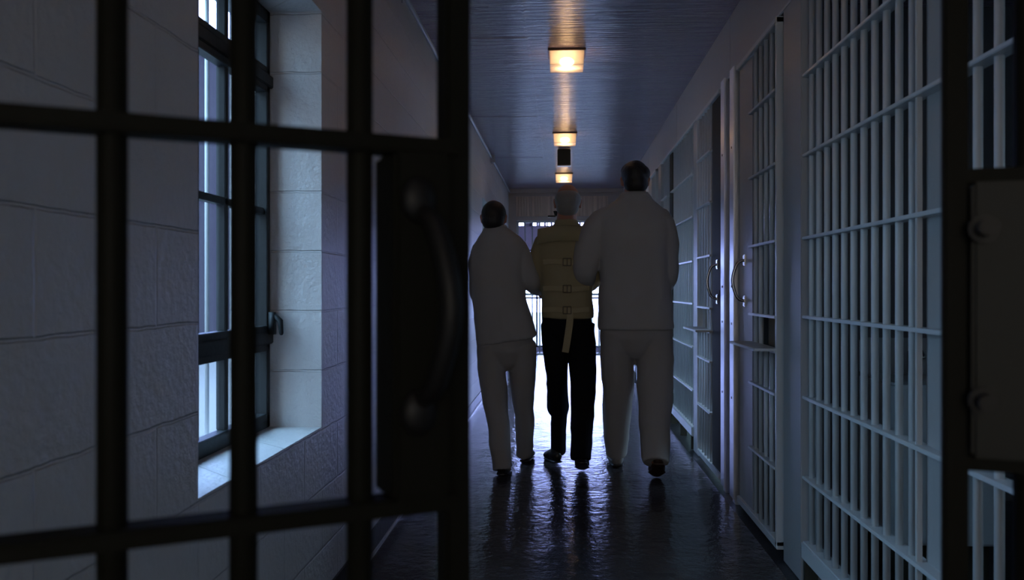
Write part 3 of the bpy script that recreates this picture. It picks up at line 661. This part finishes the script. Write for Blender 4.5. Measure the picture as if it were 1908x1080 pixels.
tube(bm, *smoothpath([(0.118, 0.0, 0.80), (0.125, 0.05, 0.62), (0.125, 0.12, 0.42), (0.135, 0.20, 0.26), (0.125, 0.30, 0.055)], [(0.092, 0.098), (0.084, 0.088), (0.066, 0.076), (0.058, 0.068), (0.050, 0.058)]), seg=20, round_caps=False)
organic('trousers', bm, M['whitepants'], p2, 0.008, 2, wrinkle(6, 0.009, 0.6))
shoe('shoe', p2, (0.02, 0.14, 0.0), (0.008, -0.13, 0.004), 0.046, M['shoeblack'])
shoe('shoe', p2, (0.155, 0.52, 0.0), (0.130, 0.26, 0.010), 0.046, M['shoeblack'])

eyes(p2, (-0.050, 0.01, 1.578), -0.12, 0.93)

# ---- grey haired man in the restraint jacket, in the middle
p3 = thing('person', 'grey haired man in tan buckled restraint jacket and black trousers, walking in the middle', 'person', (0.030, 5.42, 0))
bm = bmesh.new()
head(bm, (0.010, 0.01, 1.672), 0.0, 0.97)
tube(bm, [(0.0, -0.005, 1.50), (0.006, -0.01, 1.62)], [(0.066, 0.066), (0.060, 0.062)])
rings_loft(bm, [(0.88, 0, 0, 0.12, 0.08, 0), (1.1, 0, 0, 0.12, 0.09, 0), (1.35, 0, 0, 0.15, 0.10, 0), (1.46, 0, 0, 0.12, 0.07, 0), (1.52, 0, 0, 0.06, 0.05, 0)])
for k in (-1, 1):
    tube(bm, [(k * 0.15, 0, 1.41), (k * 0.160, 0.03, 1.22), (k * 0.148, 0.05, 1.18), (k * 0.06, 0.15, 1.185)], [0.044, 0.036, 0.034, 0.028])
    hand(bm, (k * 0.05, 0.155, 1.187), (-k, 0.16, 0.08), (0, -1, 0), 0.85, 0.3, k)
for A in ([(-0.072, 0, 0.90), (-0.058, 0.10, 0.56), (-0.046, 0.22, 0.32), (-0.048, 0.27, 0.11)], [(0.085, 0, 0.90), (0.106, 0.0, 0.55), (0.098, -0.05, 0.35), (0.09, -0.12, 0.14)]): tube(bm, A, [0.066, 0.048, 0.038, 0.032])
organic('body', bm, M['skin'], p3, 0.007, 2)
bm = bmesh.new()   # hair round the sides and back, thin on the crown
ell(bm, (0.010, -0.032, 1.685), (0.082, 0.087, 0.068)); ell(bm, (0.008, -0.042, 1.640), (0.070, 0.062, 0.060)); ell(bm, (0.010, -0.008, 1.700), (0.080, 0.082, 0.054))
organic('hair', bm, M['hairgrey'], p3, 0.006, 2, wrinkle(8, 0.002))
bm = bmesh.new(); box(bm, -0.115, -0.066, 0.075, 0.10, 1.590, 1.600)
tube(bm, [(-0.068, 0.02, 1.62), (-0.062, 0.09, 1.602), (0.01, 0.128, 1.595), (0.062, 0.105, 1.600)], [(0.012, 0.004)] * 4, 10, up=(0, 0, 1))
obj('face_strap', bm, M['maskdark'], p3, bevel=0)
bm = bmesh.new()
rings_loft(bm, [(0.955, 0.010, 0, 0.160, 0.118, 0), (0.99, 0.010, 0, 0.160, 0.120, 0), (1.08, 0.005, 0, 0.155, 0.120, 0), (1.22, 0, 0, 0.162, 0.122, 0), (1.34, 0, 0, 0.182, 0.120, 0),
                (1.42, 0, 0, 0.192, 0.110, 0), (1.47, 0, 0, 0.172, 0.095, 0), (1.505, 0.0, -0.003, 0.112, 0.082, 0), (1.54, 0.002, -0.006, 0.074, 0.072, 0), (1.565, 0.004, -0.006, 0.068, 0.068, 0)])
for k in (-1, 1):
    arm(bm, [(k * 0.125, 0, 1.425), (k * 0.160, 0, 1.34), (k * 0.165, 0.02, 1.24), (k * 0.150, 0.05, 1.18), (k * 0.08, 0.14, 1.18), (-k * 0.03, 0.172, 1.195), (-k * 0.12, 0.165, 1.205)], [0.070, 0.066, 0.060, 0.060, 0.060, 0.058, 0.050])
jk = organic('restraint_jacket', bm, M['canvas'], p3, 0.008, 3, wrinkle(9, 0.004))
bm = bmesh.new()   # stiff square-cornered collar flap across the shoulders
vs = []
for i in range(13):
    x = -0.175 + 0.35 * i / 12; zt = 1.503 + 0.022 * math.cos(x * 9); yb = -0.085 - 0.018 * math.cos(x * 8)
    vs.append([bm.verts.new((x, yb, zt)), bm.verts.new((x, yb - 0.012, zt - 0.004)), bm.verts.new((x * 1.02, yb - 0.040, zt - 0.095)), bm.verts.new((x * 1.02, yb - 0.028, zt - 0.095))])
for a, b in zip(vs, vs[1:]):
    for k in range(4): bm.faces.new((a[k], a[(k + 1) % 4], b[(k + 1) % 4], b[k]))
bm.faces.new(list(reversed(vs[0]))); bm.faces.new(vs[-1])
bmesh.ops.recalc_face_normals(bm, faces=bm.faces)
obj('collar_flap', bm, M['canvas'], jk, True)
def curved_strap(z, x0, x1, dz=0.016):
    bm = bmesh.new(); pts = []
    for i in range(9):
        x = x0 + (x1 - x0) * i / 8; y = -0.128 * (1 - abs(x / 0.20) ** 2.35) ** (1 / 2.35) if abs(x) < 0.19 else -0.03
        pts.append((x, y - 0.004, z + 0.004 * math.sin(i)))
    tube(bm, pts, [(dz, 0.003)] * 9, 8, up=(0, -1, 0), round_caps=False); return bm
for z in (1.30, 1.137, 1.008):
    s = obj('back_strap', curved_strap(z, -0.14, 0.14), M['strap'], jk)
    bm = bmesh.new(); x = 0.005
    for a, b in (((x - 0.024, z - 0.022), (x + 0.024, z - 0.022)), ((x - 0.024, z + 0.022), (x + 0.024, z + 0.022)), ((x - 0.024, z - 0.022), (x - 0.024, z + 0.022)), ((x + 0.024, z - 0.022), (x + 0.024, z + 0.022)), ((x, z - 0.022), (x, z + 0.022))):
        cyl(bm, (a[0], -0.139, a[1]), (b[0], -0.139, b[1]), 0.003, 8)
    obj('buckle', bm, M['bucklemetal'], s)
bm = bmesh.new(); tube(bm, *smoothpath([(0.020, -0.134, 1.01), (0.022, -0.140, 0.95), (0.014, -0.128, 0.88), (0.002, -0.130, 0.80), (-0.006, -0.122, 0.752)], [(0.021, 0.003)] * 5), seg=8, up=(0, 1, 0), round_caps=False)
obj('hanging_strap', bm, M['strap'], jk)
bm = bmesh.new()
rings_loft(bm, [(0.76, 0.005, 0.01, 0.03, 0.04, 0), (0.80, 0.005, 0.01, 0.09, 0.08, 0), (0.86, 0.005, 0.01, 0.148, 0.112, 0), (1.02, 0.0, 0, 0.150, 0.112, 0)])
tube(bm, *smoothpath([(-0.074, 0.0, 0.92), (-0.066, 0.03, 0.74), (-0.058, 0.10, 0.56), (-0.054, 0.17, 0.43), (-0.052, 0.20, 0.37), (-0.046, 0.22, 0.32), (-0.050, 0.24, 0.20), (-0.048, 0.27, 0.07)], [(0.080, 0.09), (0.078, 0.085), (0.064, 0.07), (0.066, 0.08), (0.068, 0.08), (0.052, 0.062), (0.048, 0.055), (0.045, 0.050)]), seg=20, round_caps=False)
tube(bm, *smoothpath([(0.090, 0.0, 0.92), (0.098, 0.0, 0.74), (0.106, 0.0, 0.55), (0.098, -0.05, 0.35), (0.088, -0.135, 0.105)], [(0.086, 0.09), (0.084, 0.085), (0.078, 0.075), (0.070, 0.07), (0.060, 0.062)]), seg=20, round_caps=False)
organic('trousers', bm, M['navy'], p3, 0.008, 2, wrinkle(11, 0.007, 0.7))
shoe('shoe', p3, (-0.125, 0.44, 0.0), (-0.052, 0.22, 0.010), 0.046, M['shoeblack'])
shoe('shoe', p3, (0.100, 0.05, 0.002), (0.092, -0.17, 0.085), 0.048, M['shoeblack'])

eyes(p3, (0.010, 0.01, 1.672), 0.0, 0.97, 'hairgrey')
